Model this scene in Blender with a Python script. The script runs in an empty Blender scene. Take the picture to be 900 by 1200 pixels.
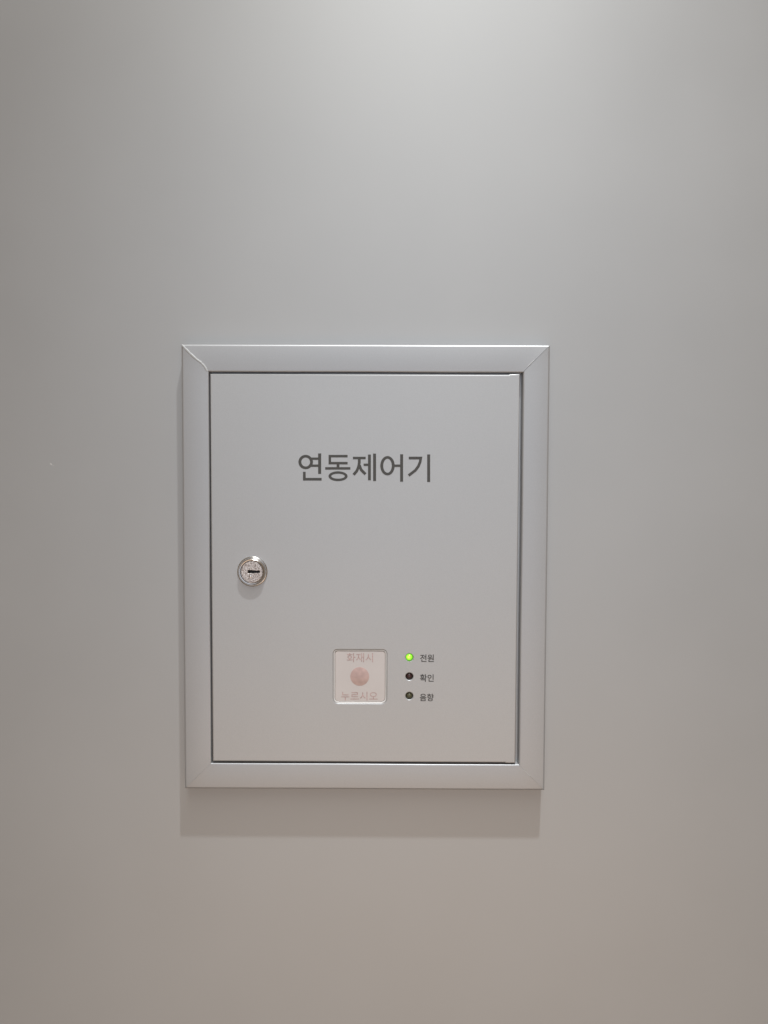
import bpy, bmesh, math, random
from mathutils import Matrix, Vector

random.seed(4)
S = bpy.context.scene
C = S.collection

# ------------------------------------------------------------------ camera
cam_d = bpy.data.cameras.new('camera')
cam_d.sensor_fit = 'VERTICAL'
cam_d.sensor_height = 36.0
cam_d.lens = 27.0
cam_d.clip_start = 0.01
cam_d.clip_end = 100.0
cam = bpy.data.objects.new('camera', cam_d)
C.objects.link(cam)
S.camera = cam
yaw, pitch, roll = -0.003512, -0.0430716, 0.0033362
fw = Vector((math.sin(yaw)*math.cos(pitch), math.cos(yaw)*math.cos(pitch), math.sin(pitch)))
rt = Vector((math.cos(yaw), -math.sin(yaw), 0))
up = rt.cross(fw)
rt, up = rt*math.cos(roll)+up*math.sin(roll), up*math.cos(roll)-rt*math.sin(roll)
M = Matrix((rt, up, -fw)).transposed().to_4x4()
M.translation = Vector((0.01534, -0.55745, 0.06487))
cam.matrix_world = M

# ------------------------------------------------------------------ light
S.view_settings.view_transform = 'Standard'
S.view_settings.look = 'None'
S.view_settings.exposure = 0.0
S.view_settings.gamma = 1.0
S.cycles.use_denoising = True
S.cycles.max_bounces = 8

LIGHT = dict(world=(0.19, 0.145, 0.102), spot=(132, 138.5, 144.5), ceiling=(23.8, 24.6, 24.4), back=(7.3, 8.9, 11.2), floor=(5.25, 3.9, 2.9))

w = bpy.data.worlds.new('World')
S.world = w
w.use_nodes = True
bg = w.node_tree.nodes['Background']
bg.inputs['Color'].default_value = (*LIGHT['world'], 1)
bg.inputs['Strength'].default_value = 1.0

def aim(o, target):
    o.rotation_euler = (Vector(target)-o.location).to_track_quat('-Z', 'Y').to_euler()

def lamp(name, kind, loc, target, rgb, **kw):
    d = bpy.data.lights.new(name, kind)
    m = max(max(rgb), 1e-9)
    d.energy = m
    d.color = tuple(v/m for v in rgb)
    for k, v in kw.items():
        setattr(d, k, v)
    o = bpy.data.objects.new(name, d)
    C.objects.link(o)
    o.location = loc
    aim(o, target)
    return o

# ceiling downlight close to the wall, a little right of the cabinet
lamp('downlight', 'SPOT', (0.165, -0.49, 1.52), (0.165, -0.49, 0), LIGHT['spot'], shadow_soft_size=0.020, spot_size=math.radians(60), spot_blend=1.0)
# unseen fill lamps added towards the room, set to shape the wall's gradient
lamp('ceiling_fill', 'AREA', (0.02, -1.55, 2.0), (0.02, -1.0, 0), LIGHT['ceiling'], shape='RECTANGLE', size=0.6, size_y=1.9)
lamp('room_fill', 'AREA', (0.04, -2.2, 0.3), (0, 0, 0), LIGHT['back'], shape='RECTANGLE', size=1.6, size_y=2.2)
lamp('room_fill', 'AREA', (0.1, -1.6, -1.0), (0, 0, -0.3), LIGHT['floor'], shape='RECTANGLE', size=1.6, size_y=0.8)

# ------------------------------------------------------------------ materials
def mat(name):
    m = bpy.data.materials.new(name)
    m.use_nodes = True
    nt = m.node_tree
    b = nt.nodes['Principled BSDF']
    return m, nt, b

def painted(name, col, metallic, rough, grain=0.05, bump=0.15, orange=1400, speck=0.0):
    """silver metallic coating: flake grain, orange-peel relief, broad unevenness"""
    m, nt, b = mat(name)
    N, L = nt.nodes, nt.links
    tc = N.new('ShaderNodeTexCoord')
    fine = N.new('ShaderNodeTexNoise'); fine.inputs['Scale'].default_value = 2600; fine.inputs['Detail'].default_value = 2
    wide = N.new('ShaderNodeTexNoise'); wide.inputs['Scale'].default_value = 9; wide.inputs['Detail'].default_value = 8
    peel = N.new('ShaderNodeTexNoise'); peel.inputs['Scale'].default_value = orange; peel.inputs['Detail'].default_value = 1
    for t in (fine, wide, peel):
        L.new(tc.outputs['Object'], t.inputs['Vector'])
    r = N.new('ShaderNodeMapRange'); r.inputs['From Min'].default_value = 0.3; r.inputs['From Max'].default_value = 0.7
    r.inputs['To Min'].default_value = 1-grain; r.inputs['To Max'].default_value = 1+grain
    L.new(fine.outputs['Fac'], r.inputs['Value'])
    r2 = N.new('ShaderNodeMapRange'); r2.inputs['From Min'].default_value = 0.3; r2.inputs['From Max'].default_value = 0.7
    r2.inputs['To Min'].default_value = 0.98; r2.inputs['To Max'].default_value = 1.02
    L.new(wide.outputs['Fac'], r2.inputs['Value'])
    mu = N.new('ShaderNodeMath'); mu.operation = 'MULTIPLY'
    L.new(r.outputs[0], mu.inputs[0]); L.new(r2.outputs[0], mu.inputs[1])
    vm = N.new('ShaderNodeVectorMath'); vm.operation = 'SCALE'; vm.inputs[0].default_value = col
    L.new(mu.outputs[0], vm.inputs['Scale'])
    L.new(vm.outputs[0], b.inputs['Base Color'])
    rr = N.new('ShaderNodeMapRange'); rr.inputs['To Min'].default_value = rough-0.03; rr.inputs['To Max'].default_value = rough+0.03
    L.new(wide.outputs['Fac'], rr.inputs['Value']); L.new(rr.outputs[0], b.inputs['Roughness'])
    bp = N.new('ShaderNodeBump'); bp.inputs['Strength'].default_value = bump; bp.inputs['Distance'].default_value = 0.00004
    L.new(peel.outputs['Fac'], bp.inputs['Height']); L.new(bp.outputs[0], b.inputs['Normal'])
    b.inputs['Metallic'].default_value = metallic
    return m

def plain(name, col, rough=0.5, metallic=0.0, scale=900, amt=0.06, **kw):
    m, nt, b = mat(name)
    N, L = nt.nodes, nt.links
    tc = N.new('ShaderNodeTexCoord'); n = N.new('ShaderNodeTexNoise'); n.inputs['Scale'].default_value = scale
    L.new(tc.outputs['Object'], n.inputs['Vector'])
    r = N.new('ShaderNodeMapRange'); r.inputs['From Min'].default_value = 0.3; r.inputs['From Max'].default_value = 0.7
    r.inputs['To Min'].default_value = 1-amt; r.inputs['To Max'].default_value = 1+amt
    L.new(n.outputs['Fac'], r.inputs['Value'])
    vm = N.new('ShaderNodeVectorMath'); vm.operation = 'SCALE'; vm.inputs[0].default_value = col
    L.new(r.outputs[0], vm.inputs['Scale']); L.new(vm.outputs[0], b.inputs['Base Color'])
    b.inputs['Roughness'].default_value = rough; b.inputs['Metallic'].default_value = metallic
    for k, v in kw.items():
        b.inputs[k].default_value = v
    return m

M_WALL = painted('silver_wall_panel', (0.47, 0.465, 0.455), 0.42, 0.5)
M_FRAME = painted('silver_frame_coating', (0.45, 0.447, 0.445), 0.5, 0.48)
M_DOOR = painted('silver_door_coating', (0.49, 0.486, 0.478), 0.5, 0.48)
for m_ in (M_FRAME, M_DOOR):
    p_ = m_.node_tree.nodes['Principled BSDF']
    p_.inputs['Coat Weight'].default_value = 0.6
    p_.inputs['Coat Roughness'].default_value = 0.42
M_WELD = painted('weld_seam_coating', (0.52, 0.52, 0.51), 0.35, 0.55)
M_INNER = plain('dark_cabinet_inside', (0.05, 0.047, 0.045), 0.7)
M_INK = plain('dark_grey_print', (0.068, 0.064, 0.058), 0.6, amt=0.1)
M_INK2 = plain('grey_small_print', (0.06, 0.056, 0.052), 0.6, amt=0.12)
M_CHROME = plain('nickel_plating', (0.66, 0.625, 0.59), 0.24, 1.0, amt=0.1, scale=300)
M_SLOT = plain('keyhole_dark', (0.008, 0.006, 0.006), 0.6)
M_PLATE = plain('milky_acrylic', (0.61, 0.55, 0.515), 0.16, amt=0.02, scale=60)
M_ACR = plain('clear_acrylic_edge', (0.72, 0.69, 0.66), 0.3, amt=0.03)
M_PINK = plain('faded_red_print', (0.54, 0.375, 0.335), 0.3, amt=0.12, scale=200)
M_PINKT = plain('faded_red_lettering', (0.47, 0.315, 0.29), 0.35, amt=0.3, scale=600)
M_LENS_R = plain('unlit_red_lens', (0.050, 0.022, 0.021), 0.2)
M_LENS_G = plain('unlit_olive_lens', (0.095, 0.09, 0.05), 0.2)
M_RIM = plain('bright_hole_rim', (0.70, 0.68, 0.65), 0.3, 0.4)

# speckled nickel core face
M_CORE, nt, b = mat('speckled_nickel')
tc = nt.nodes.new('ShaderNodeTexCoord'); n1 = nt.nodes.new('ShaderNodeTexVoronoi'); n1.inputs['Scale'].default_value = 1500
cr = nt.nodes.new('ShaderNodeValToRGB')
cr.color_ramp.elements[0].color = (0.88, 0.82, 0.77, 1); cr.color_ramp.elements[1].color = (0.33, 0.27, 0.24, 1)
cr.color_ramp.elements[0].position = 0.25; cr.color_ramp.elements[1].position = 0.75
nt.links.new(tc.outputs['Object'], n1.inputs['Vector']); nt.links.new(n1.outputs['Distance'], cr.inputs[0])
nt.links.new(cr.outputs[0], b.inputs['Base Color'])
bp = nt.nodes.new('ShaderNodeBump'); bp.inputs['Strength'].default_value = 0.6; bp.inputs['Distance'].default_value = 0.0001
nt.links.new(n1.outputs['Distance'], bp.inputs['Height']); nt.links.new(bp.outputs[0], b.inputs['Normal'])
b.inputs['Metallic'].default_value = 0.75; b.inputs['Roughness'].default_value = 0.42

# lit green lens: brightest at the die in the middle of the dome
M_LED, nt, b = mat('lit_green_lens')
b.inputs['Base Color'].default_value = (0.22, 0.55, 0.04, 1); b.inputs['Roughness'].default_value = 0.15
tc = nt.nodes.new('ShaderNodeTexCoord')
dist = nt.nodes.new('ShaderNodeVectorMath'); dist.operation = 'DISTANCE'; dist.inputs[1].default_value = (0.0313, -0.0134, -0.0625)
nt.links.new(tc.outputs['Object'], dist.inputs[0])
mr = nt.nodes.new('ShaderNodeMapRange'); mr.inputs['From Max'].default_value = 0.0034
nt.links.new(dist.outputs['Value'], mr.inputs['Value'])
cr = nt.nodes.new('ShaderNodeValToRGB')
cr.color_ramp.elements[0].color = (0.80, 1.0, 0.12, 1); cr.color_ramp.elements[1].color = (0.06, 0.26, 0.01, 1)
cr.color_ramp.elements[0].position = 0.12; cr.color_ramp.elements[1].position = 0.95
m1 = cr.color_ramp.elements.new(0.5); m1.color = (0.28, 0.85, 0.03, 1)
nt.links.new(mr.outputs[0], cr.inputs[0]); nt.links.new(cr.outputs[0], b.inputs['Emission Color'])
b.inputs['Emission Strength'].default_value = 1.1

# ------------------------------------------------------------------ helpers
def link(name, me, material, parent=None, smooth=False):
    if not me.materials:
        me.materials.append(material)
    o = bpy.data.objects.new(name, me)
    C.objects.link(o)
    if parent:
        o.parent = parent
    if smooth:
        for p in me.polygons:
            p.use_smooth = True
    return o

def bm_obj(name, bm, material, parent=None, smooth=False):
    bmesh.ops.recalc_face_normals(bm, faces=bm.faces)
    me = bpy.data.meshes.new(name)
    bm.to_mesh(me); bm.free()
    return link(name, me, material, parent, smooth)

def auto_smooth(o, deg=35):
    me = o.data
    for p in me.polygons:
        p.use_smooth = True
    bm = bmesh.new(); bm.from_mesh(me)
    for e in bm.edges:
        if len(e.link_faces) == 2:
            e.smooth = e.calc_face_angle(0) < math.radians(deg)
        else:
            e.smooth = False
    bm.to_mesh(me); bm.free()

def circle_pts(cx, cz, r, n=48, rx=None):
    rx = rx or r
    return [(cx+rx*math.cos(2*math.pi*i/n), cz+r*math.sin(2*math.pi*i/n)) for i in range(n)]

def round_rect(x0, z0, x1, z1, r, n=8, rb=None):
    rb = rb or r
    pts = []
    for cx, cz, a, q in ((x1-r, z1-r, 0, r), (x0+r, z1-r, 90, r), (x0+rb, z0+rb, 180, rb), (x1-rb, z0+rb, 270, rb)):
        for i in range(n+1):
            t = math.radians(a+90*i/n)
            pts.append((cx+q*math.cos(t), cz+q*math.sin(t)))
    return pts

def offset(pts, d):
    """move a counter-clockwise outline outwards by d"""
    n = len(pts); out = []
    for i in range(n):
        p0, p1, p2 = Vector(pts[i-1]), Vector(pts[i]), Vector(pts[(i+1) % n])
        a, c = (p1-p0).normalized(), (p2-p1).normalized()
        na, nc = Vector((a.y, -a.x)), Vector((c.y, -c.x))
        b_ = (na+nc)
        if b_.length < 1e-6:
            b_ = na
        b_.normalize()
        k = d/max(b_.dot(na), 0.3)
        out.append(tuple(p1+b_*k))
    return out

def sheet(name, outer, holes, yf, thick, rad, material, parent, hole_rad=None, steps=4):
    """sheet metal plate facing the room (-y) at y=yf with rolled edges; outlines in mm, counter-clockwise; holes cut right through"""
    bm = bmesh.new()
    hole_rad = rad if hole_rad is None else hole_rad
    front_edges = []
    for k, pts in enumerate([outer]+holes):
        sgn = 1 if k == 0 else -1
        rd = rad if k == 0 else hole_rad
        rings = []
        for s in range(steps+1):
            a = math.pi/2*s/steps
            off = -rd*(1-math.sin(a))
            dep = rd*(1-math.cos(a))
            rings.append((offset(pts, sgn*off), dep))
        rings.append((pts, thick))
        prev = None
        for ps, dep in rings:
            vs = [bm.verts.new((x/1000, yf+dep/1000, z/1000)) for x, z in ps]
            if prev:
                for i in range(len(vs)):
                    j = (i+1) % len(vs)
                    bm.faces.new((prev[i], prev[j], vs[j], vs[i]))
            else:
                for i in range(len(vs)):
                    front_edges.append((vs[i], vs[(i+1) % len(vs)]))
            prev = vs
    es = []
    for a, c in front_edges:
        e = bm.edges.get((a, c)) or bm.edges.new((a, c))
        es.append(e)
    bmesh.ops.triangle_fill(bm, use_beauty=True, use_dissolve=False, edges=es)
    o = bm_obj(name, bm, material, parent)
    auto_smooth(o, 40)
    for p in o.data.polygons:
        if abs(p.normal.y) > 0.999:
            p.use_smooth = False
    return o

def lathe(name, cx, cz, y0, prof, material, parent, n=64):
    """prof: (radius mm, height towards the room mm)"""
    bm = bmesh.new(); prev = None
    for r, h in prof:
        vs = [bm.verts.new(((cx+r*math.cos(2*math.pi*i/n))/1000, y0-h/1000, (cz+r*math.sin(2*math.pi*i/n))/1000)) for i in range(n)] if r > 0 else \
             [bm.verts.new((cx/1000, y0-h/1000, cz/1000))]
        if prev:
            for i in range(n):
                j = (i+1) % n
                if len(vs) == 1:
                    bm.faces.new((prev[i], prev[j], vs[0]))
                elif len(prev) == 1:
                    bm.faces.new((prev[0], vs[j], vs[i]))
                else:
                    bm.faces.new((prev[i], prev[j], vs[j], vs[i]))
        prev = vs
    o = bm_obj(name, bm, material, parent)
    auto_smooth(o, 30)
    return o

def stroke_faces(bm, pts, wd, y, hgt):
    """one pen stroke as a thin raised slab, square ends, mitred bends"""
    n = len(pts); L_, R_ = [], []
    P = [Vector(p) for p in pts]
    for i in range(n):
        a = (P[i]-P[i-1]).normalized() if i else None
        c = (P[i+1]-P[i]).normalized() if i < n-1 else None
        t = (a or c) if not (a and c) else (a+c).normalized()
        nn = Vector((-t.y, t.x))
        k = wd/2
        if a and c:
            k /= max(abs(nn.dot(Vector((-a.y, a.x)))), 0.4)
        L_.append(P[i]+nn*k); R_.append(P[i]-nn*k)
    def v(p, yy): return bm.verts.new((p.x/1000, yy, p.y/1000))
    fl, fr = [v(p, y-hgt) for p in L_], [v(p, y-hgt) for p in R_]
    bl, br = [v(p, y) for p in L_], [v(p, y) for p in R_]
    for i in range(n-1):
        bm.faces.new((fl[i], fl[i+1], fr[i+1], fr[i]))
        bm.faces.new((fl[i], bl[i], bl[i+1], fl[i+1]))
        bm.faces.new((fr[i], fr[i+1], br[i+1], br[i]))
    bm.faces.new((fl[0], fr[0], br[0], bl[0])); bm.faces.new((fl[-1], bl[-1], br[-1], fr[-1]))

def ring_faces(bm, cx, cz, rx, rz, wv, wh, y, hgt, n=48):
    o, i_, ob, ib = [], [], [], []
    for k in range(n):
        a = 2*math.pi*k/n; c, s = math.cos(a), math.sin(a)
        for lst, sx, yy in ((o, 1, y-hgt), (i_, -1, y-hgt), (ob, 1, y), (ib, -1, y)):
            lst.append(bm.verts.new(((cx+(rx+sx*wv/2)*c)/1000, yy, (cz+(rz+sx*wh/2)*s)/1000)))
    for k in range(n):
        j = (k+1) % n
        bm.faces.new((o[k], o[j], i_[j], i_[k])); bm.faces.new((o[k], ob[k], ob[j], o[j])); bm.faces.new((i_[k], i_[j], ib[j], ib[k]))

def lettering(name, text, x0, x1, z0, z1, y, material, parent, weight=0.0):
    """set in the built-in typeface, fitted to the box x0..x1, z0..z1 (mm)"""
    cu = bpy.data.curves.new(name, 'FONT')
    cu.body = text; cu.size = 1.0; cu.offset = weight
    tmp = bpy.data.objects.new(name, cu); C.objects.link(tmp)
    bpy.context.view_layer.update()
    dg = bpy.context.evaluated_depsgraph_get()
    me = bpy.data.meshes.new_from_object(tmp.evaluated_get(dg))
    bpy.data.objects.remove(tmp)
    xs = [v.co.x for v in me.vertices]; ys = [v.co.y for v in me.vertices]
    ax, bx, ay, by = min(xs), max(xs), min(ys), max(ys)
    for v in me.vertices:
        X = x0+(v.co.x-ax)/(bx-ax)*(x1-x0); Z = z0+(v.co.y-ay)/(by-ay)*(z1-z0)
        v.co = (X/1000, y, Z/1000)
    me.materials.clear()
    me.name = name
    return link(name, me, material, parent)

# ------------------------------------------------------------------ wall with the recess behind the cabinet
WX, WZ0, WZ1 = 2200, -1300, 1250
bm = bmesh.new()
def q(*ps): bm.faces.new([bm.verts.new((x/1000, y/1000, z/1000)) for x, y, z in ps])
hx, hz = 118, 148
out = [(-WX, WZ0), (WX, WZ0), (WX, WZ1), (-WX, WZ1)]; inn = [(-hx, -hz), (hx, -hz), (hx, hz), (-hx, hz)]
for i in range(4):
    j = (i+1) % 4
    (a, b_), (c, d) = out[i], out[j]; (e, f), (g, h) = inn[i], inn[j]
    q((a, 0, b_), (c, 0, d), (g, 0, h), (e, 0, f))
    q((e, 0, f), (g, 0, h), (g, 90, h), (e, 90, f))
    q((a, 0, b_), (a, 90, b_), (c, 90, d), (c, 0, d))
q(*[(x, 90, z) for x, z in out])
bmesh.ops.remove_doubles(bm, verts=bm.verts, dist=1e-6)
wall = bm_obj('wall', bm, M_WALL); wall['kind'] = 'structure'
wall['label'] = 'plain silver grey painted metal wall panel around the cabinet'

# a tiny chip in the wall coating, left of the cabinet
bm = bmesh.new()
for (x, z, r, e) in ((-228.3, 74.7, 1.15, 0.5), (-226.6, 73.6, 0.5, 0.4)):
    c = bm.verts.new((x/1000, -0.00012, z/1000)); ring = []
    for i in range(14):
        a = 2*math.pi*i/14; rr = r*(0.75+0.35*random.random())
        dx, dz = rr*math.cos(a), rr*e*math.sin(a)
        ca, sa = math.cos(-0.7), math.sin(-0.7)
        ring.append(bm.verts.new(((x+dx*ca-dz*sa)/1000, -0.00001, (z+dx*sa+dz*ca)/1000)))
    for i in range(14):
        bm.faces.new((c, ring[i], ring[(i+1) % 14]))
chip = bm_obj('paint_chip', bm, M_RIM, wall)

# ------------------------------------------------------------------ the cabinet
cab = bpy.data.objects.new('control_cabinet', None); C.objects.link(cab)
cab.location = (0, 0, 0)
cab['label'] = 'silver flush wall control cabinet with Korean title, round lock, push window and three indicator lamps'
cab['category'] = 'control cabinet'

# housing sunk into the wall
bm = bmesh.new()
X, Z, D0, D1, T = 115, 145, -2, 80, 1.2
for (x0, x1, z0, z1, y0, y1) in ((-X, -X+T, -Z, Z, D0, D1), (X-T, X, -Z, Z, D0, D1), (-X+T, X-T, Z-T, Z, D0, D1), (-X+T, X-T, -Z, -Z+T, D0, D1), (-X+T, X-T, -Z+T, Z-T, D1-T, D1)):
    r = bmesh.ops.create_cube(bm, size=1)
    for v in r['verts']:
        v.co = (((x0+x1)/2+v.co.x*(x1-x0))/1000, ((y0+y1)/2+v.co.y*(y1-y0))/1000, ((z0+z1)/2+v.co.z*(z1-z0))/1000)
bm_obj('housing', bm, M_INNER, cab)

# four mitred frame members
HW, HH = 130.0, 159.378          # outer half sizes
IL, IR, IT, IB = -110.7, 111.05, 140.15, -140.55    # opening
FD = 12.0
def arc(cx, cy, r, a0, a1, n=6):
    return [(cx+r*math.cos(math.radians(a0+(a1-a0)*i/n)), cy+r*math.sin(math.radians(a0+(a1-a0)*i/n))) for i in range(n+1)]
ro = 1.5
def member(o0, o1, i0, i1, gap, ri, wob=0.0):
    """o0,o1 outer corners, i0,i1 inner corners (mm, x z). Profile runs from the wall over the face into the opening."""
    # profile params: t = 0 outer .. 1 inner, with absolute inset from outer/inner edge
    prof = [('o', 0, 0), ('o', 0, FD-ro)] + [('o', ro-ro*math.cos(math.radians(a)), FD-ro+ro*math.sin(math.radians(a))) for a in (15, 30, 45, 60, 75, 90)]
    prof += [('i', ri-ri*math.sin(math.radians(a)), FD-ri+ri*math.cos(math.radians(a))) for a in (0, 15, 30, 45, 60, 75, 90)] + [('i', 0, FD-6.0), ('i', -4.0, FD-6.0), ('i', -4.0, FD-7.2)]
    prof += [('i', 3.2, FD-7.2), ('o', 1.5, FD-7.2), ('o', 1.5, 0)]
    O0, O1, I0, I1 = map(Vector, (o0, o1, i0, i1))
    dirv = (O1-O0).normalized()
    n_in = Vector((dirv.y, -dirv.x))
    if n_in.dot((I0+I1)/2-(O0+O1)/2) < 0: n_in = -n_in
    wdt = (I0-O0).dot(n_in)
    NS = 24
    bm = bmesh.new(); rows = []
    for s in range(NS+1):
        f = s/NS; row = []
        for k, d, h in prof:
            t = d if k == 'o' else wdt-d
            u = t/wdt
            a = O0.lerp(I0, u)+dirv*gap[0]; c = O1.lerp(I1, u)-dirv*gap[1]
            p = a.lerp(c, f)
            # hand-bent steel is never quite straight
            wv = wob*math.sin(f*math.pi)*math.sin(f*9.3+d0)*0.5
            p = p + n_in*wv*(1 if k == 'i' else 0.5)
            row.append(bm.verts.new((p.x/1000, -(h+0.02)/1000, p.y/1000)))
        rows.append(row)
    m = len(prof)
    for s in range(NS):
        for k in range(m):
            j = (k+1) % m
            bm.faces.new((rows[s][k], rows[s][j], rows[s+1][j], rows[s+1][k]))
    bm.faces.new(rows[0]); bm.faces.new(list(reversed(rows[-1])))
    o = bm_obj('frame_rail', bm, M_FRAME, cab)
    auto_smooth(o, 32)
    return o
TL, TR, BR, BL = (-HW, HH), (HW, HH), (HW, -HH), (-HW, -HH)
tl, tr, br, bl = (IL, IT), (IR, IT), (IR, IB), (IL, IB)
d0 = 0.3; member(TL, TR, tl, tr, (0.05, 0.16), 0.9, 0.15)
d0 = 1.1; member(TR, BR, tr, br, (0.05, 0.05), 1.6, 0.2)
d0 = 2.3; member(BR, BL, br, bl, (0.05, 0.04), 0.9, 0.15)
d0 = 0.9; member(BL, TL, bl, tl, (0.04, 0.05), 0.8, 0.25)

# raised weld seams along the mitres (the upper left one is the heaviest)
def seam(pts, r, lab=None):
    bm = bmesh.new(); prev = None; n = 7
    P = [Vector(p) for p in pts]
    # resample
    Q = []
    for i in range(len(P)-1):
        for s in range(6):
            Q.append(P[i].lerp(P[i+1], s/6))
    Q.append(P[-1])
    for k, p in enumerate(Q):
        a = Q[max(k-1, 0)]; c = Q[min(k+1, len(Q)-1)]
        t = (c-a).normalized(); nn = Vector((-t.y, t.x))
        rr = r*(0.8+0.4*random.random())*(0.5 if k in (0, len(Q)-1) else 1)
        ring = []
        for i in range(n):
            an = math.pi*i/(n-1)
            pp = p+nn*rr*math.cos(an)
            ring.append(bm.verts.new((pp.x/1000, -(FD+0.0+0.30*rr*math.sin(an))/1000, pp.y/1000)))
        if prev:
            for i in range(n-1):
                bm.faces.new((prev[i], prev[i+1], ring[i+1], ring[i]))
        prev = ring
    o = bm_obj('weld_seam', bm, M_WELD, cab, True)
    if lab: o['label'] = lab
    return o
seam([(-129.6, 158.9), (-124.6, 153.6), (-119.5, 148.9), (-116.2, 146.6), (-113.4, 143.6), (-111.6, 140.3)], 0.8, 'heavy uneven pale weld seam at the upper left mitre')
seam([(114.2, 144.2), (117.4, 147.4), (119.0, 148.8)], 0.3)
seam([(113.2, -143.4), (116.8, -146.6), (119.6, -149.0)], 0.28)

# door leaf
DY = -0.0122
door_outline = [(-109.7, -139.15), (101.3, -139.15), (101.6, -139.6), (108.9, -139.6), (108.9, 139.15), (101.6, 139.15), (101.3, 138.55), (-109.7, 138.55)]
win = round_rect(-22.5, -96.35, 15.7, -57.5, 3.0, rb=3.8)
LED = [(32.0, -62.9), (32.0, -76.7), (32.05, -90.8)]
holes = [win]+[circle_pts(x, z, 2.65, 32) for x, z in LED]
door = sheet('door', door_outline, holes, DY, 5.0, 1.0, M_DOOR, cab, hole_rad=0.65)
STROKES = [
('e', -42.2, 76.63, 4.13, 4.13, 1.94, 1.82),
('l', [(-32.31, 82.77), (-32.31, 68.24)], 2.0),
('l', [(-38.5, 79.0), (-33.04, 79.02)], 1.58),
('l', [(-38.5, 74.04), (-33.04, 74.06)], 1.58),
('l', [(-43.18, 69.72), (-43.19, 64.45), (-30.92, 64.49)], 1.76),
('l', [(-12.48, 80.9), (-25.09, 80.86), (-25.09, 75.9), (-12.47, 75.94)], 1.64),
('l', [(-19.27, 75.25), (-19.26, 72.89)], 1.88),
('l', [(-28.37, 72.19), (-10.53, 72.25)], 1.64),
('e', -19.26, 66.68, 5.77, 2.61, 1.88, 1.64),
('l', [(-8.72, 79.58), (0.32, 79.61)], 1.64),
('l', [(-4.23, 78.93), (-4.22, 76.45), (-4.7, 73.42), (-5.97, 70.39), (-8.27, 67.72)], 1.82),
('l', [(-4.1, 74.51), (-2.94, 71.31), (0.22, 68.17)], 1.82),
('l', [(-1.13, 74.83), (2.39, 74.84)], 1.58),
('l', [(2.98, 82.1), (3.03, 63.87)], 1.88),
('l', [(6.61, 82.78), (6.67, 63.34)], 1.94),
('e', 15.8, 74.22, 4.07, 5.89, 1.94, 1.76),
('l', [(20.35, 74.23), (25.08, 74.25)], 1.58),
('l', [(25.77, 82.36), (25.85, 62.92)], 1.94),
('l', [(30.87, 79.71), (39.36, 79.74), (38.89, 76.89), (37.69, 73.92), (35.58, 71.01), (30.81, 67.36)], 1.76),
('l', [(44.92, 82.3), (45.03, 62.86)], 1.94),
]
bm = bmesh.new()
for k, s in enumerate(STROKES):
    h = 0.00006+0.000004*k
    if s[0] == 'l':
        stroke_faces(bm, s[1], s[2]*1.09, DY-0.00001, h)
    else:
        ring_faces(bm, s[1], s[2], s[3], s[4], s[5]*1.07, s[6]*1.07, DY-0.00001, h)
bm_obj('title_lettering', bm, M_INK, door)

for (x, z), t in zip(LED, ('전원', '확인', '음향')):
    dz = {'전원': -0.4, '확인': -0.95, '음향': -0.95}[t]
    o = lettering('lamp_lettering', t, 39.6, 49.5, z+dz-2.75, z+dz+2.75, DY-0.00006, M_INK2, door, 0.016)
    o['label'] = 'small dark grey Korean word ' + t

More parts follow.
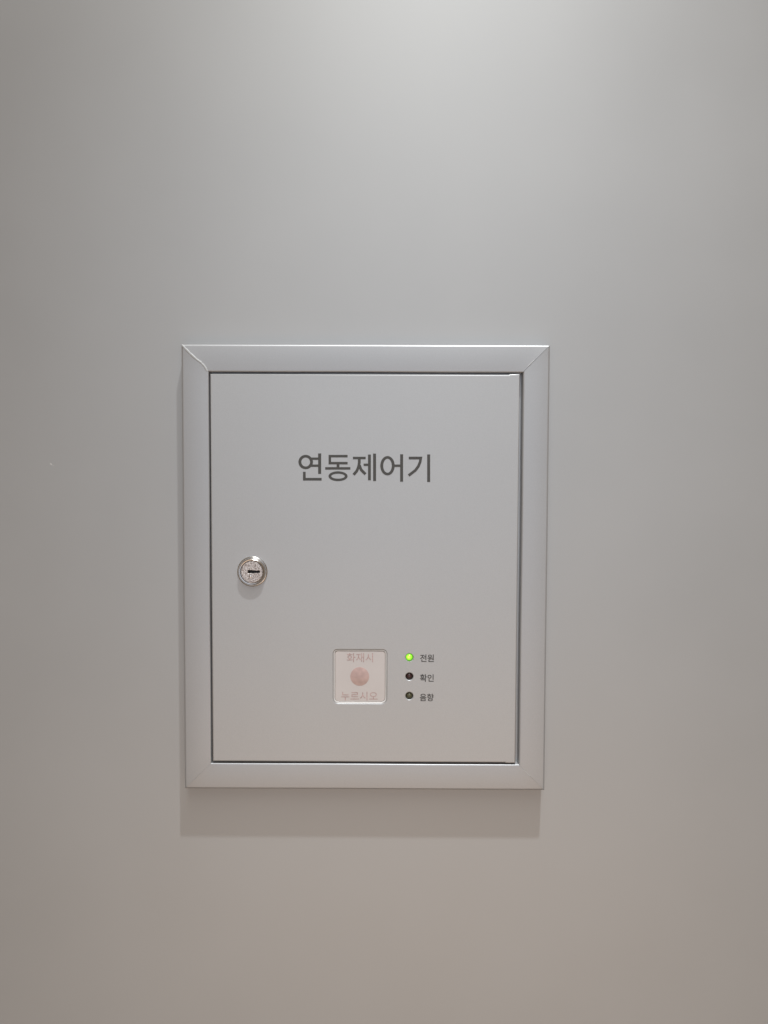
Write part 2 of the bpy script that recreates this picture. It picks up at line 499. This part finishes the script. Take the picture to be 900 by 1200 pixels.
# cam lock
LX, LZ = -80.2, -1.35
lock = lathe('lock', LX, LZ, DY, [(10.7, -0.1), (10.7, 0.9), (10.4, 1.1), (9.95, 1.25), (9.8, 1.2), (9.7, 1.5), (9.35, 2.6), (9.15, 3.3), (8.8, 3.6), (8.35, 3.5), (8.15, 3.0), (8.1, 2.0), (7.75, 1.9)], M_CHROME, cab)
slot = []
for x, z in ((-3.3, -0.8), (-2.9, -1.15), (0.9, -1.15), (1.3, -0.95), (3.6, -0.95), (4.9, -0.75), (5.3, -0.3), (5.3, 0.45), (4.8, 0.75), (2.6, 0.7),
             (2.2, 0.9), (0.4, 0.95), (0.0, 1.15), (-2.8, 1.15), (-3.3, 0.75)):
    slot.append((LX+x+0.4, LZ+z+0.1))
core = sheet('lock_core', circle_pts(LX, LZ, 7.7, 64), [slot], DY-0.0031, 2.6, 0.35, M_CORE, lock, hole_rad=0.25)
stamp = lathe('core_stamp', LX-1.1, LZ-3.3, DY-0.0031, [(1.05, -0.05), (0.95, 0.16), (0.6, 0.3), (0, 0.34)], M_CHROME, lock, 20)
back = lathe('keyway', LX, LZ, DY-0.0006, [(7.6, 0), (0, 0.001)], M_SLOT, lock, 32)

# push window: milky plate with faded red print, seated in the square cut-out
PY = DY+0.0006
plate = sheet('push_window', round_rect(-21.35, -95.2, 14.55, -58.55, 2.0, rb=2.7), [], PY, 1.2, 0.3, M_PLATE, cab)
rim_out = round_rect(-22.4, -96.25, 15.6, -57.6, 2.9, rb=3.7)
rim = sheet('window_rim', rim_out, [list(round_rect(-21.5, -95.35, 14.7, -58.4, 2.1, rb=2.8))], DY+0.00025, 1.9, 0.12, M_ACR, plate, hole_rad=0.55)
lathe('push_dot', -3.6, -76.9, PY, [(6.75, -0.05), (6.75, 0.05), (6.6, 0.09), (0, 0.10)], M_PINK, plate, 48)
lettering('window_lettering', '화재시', -12.9, 5.9, -66.5, -60.0, PY-0.00008, M_PINKT, plate, 0.0)
lettering('window_lettering', '누르시오', -16.9, 9.2, -94.3, -87.9, PY-0.00008, M_PINKT, plate, 0.0)

# indicator lamps behind their holes
for k, (x, z) in enumerate(LED):
    m = (M_LED, M_LENS_R, M_LENS_G)[k]
    y = DY+(0.0006, 0.0016, 0.0016)[k]
    n = 'indicator_lamp'
    R = 2.42
    o = lathe(n, x, z, y+R*0.001*0.2, [(R, -3.0)]+[(R*math.cos(math.radians(a)), 0.8*R*math.sin(math.radians(a))) for a in range(0, 90, 10)]+[(0, 0.8*R)], m, cab, 32)
    o['label'] = ('lit bright green indicator lamp', 'unlit dark red brown indicator lamp', 'unlit dark olive indicator lamp')[k]
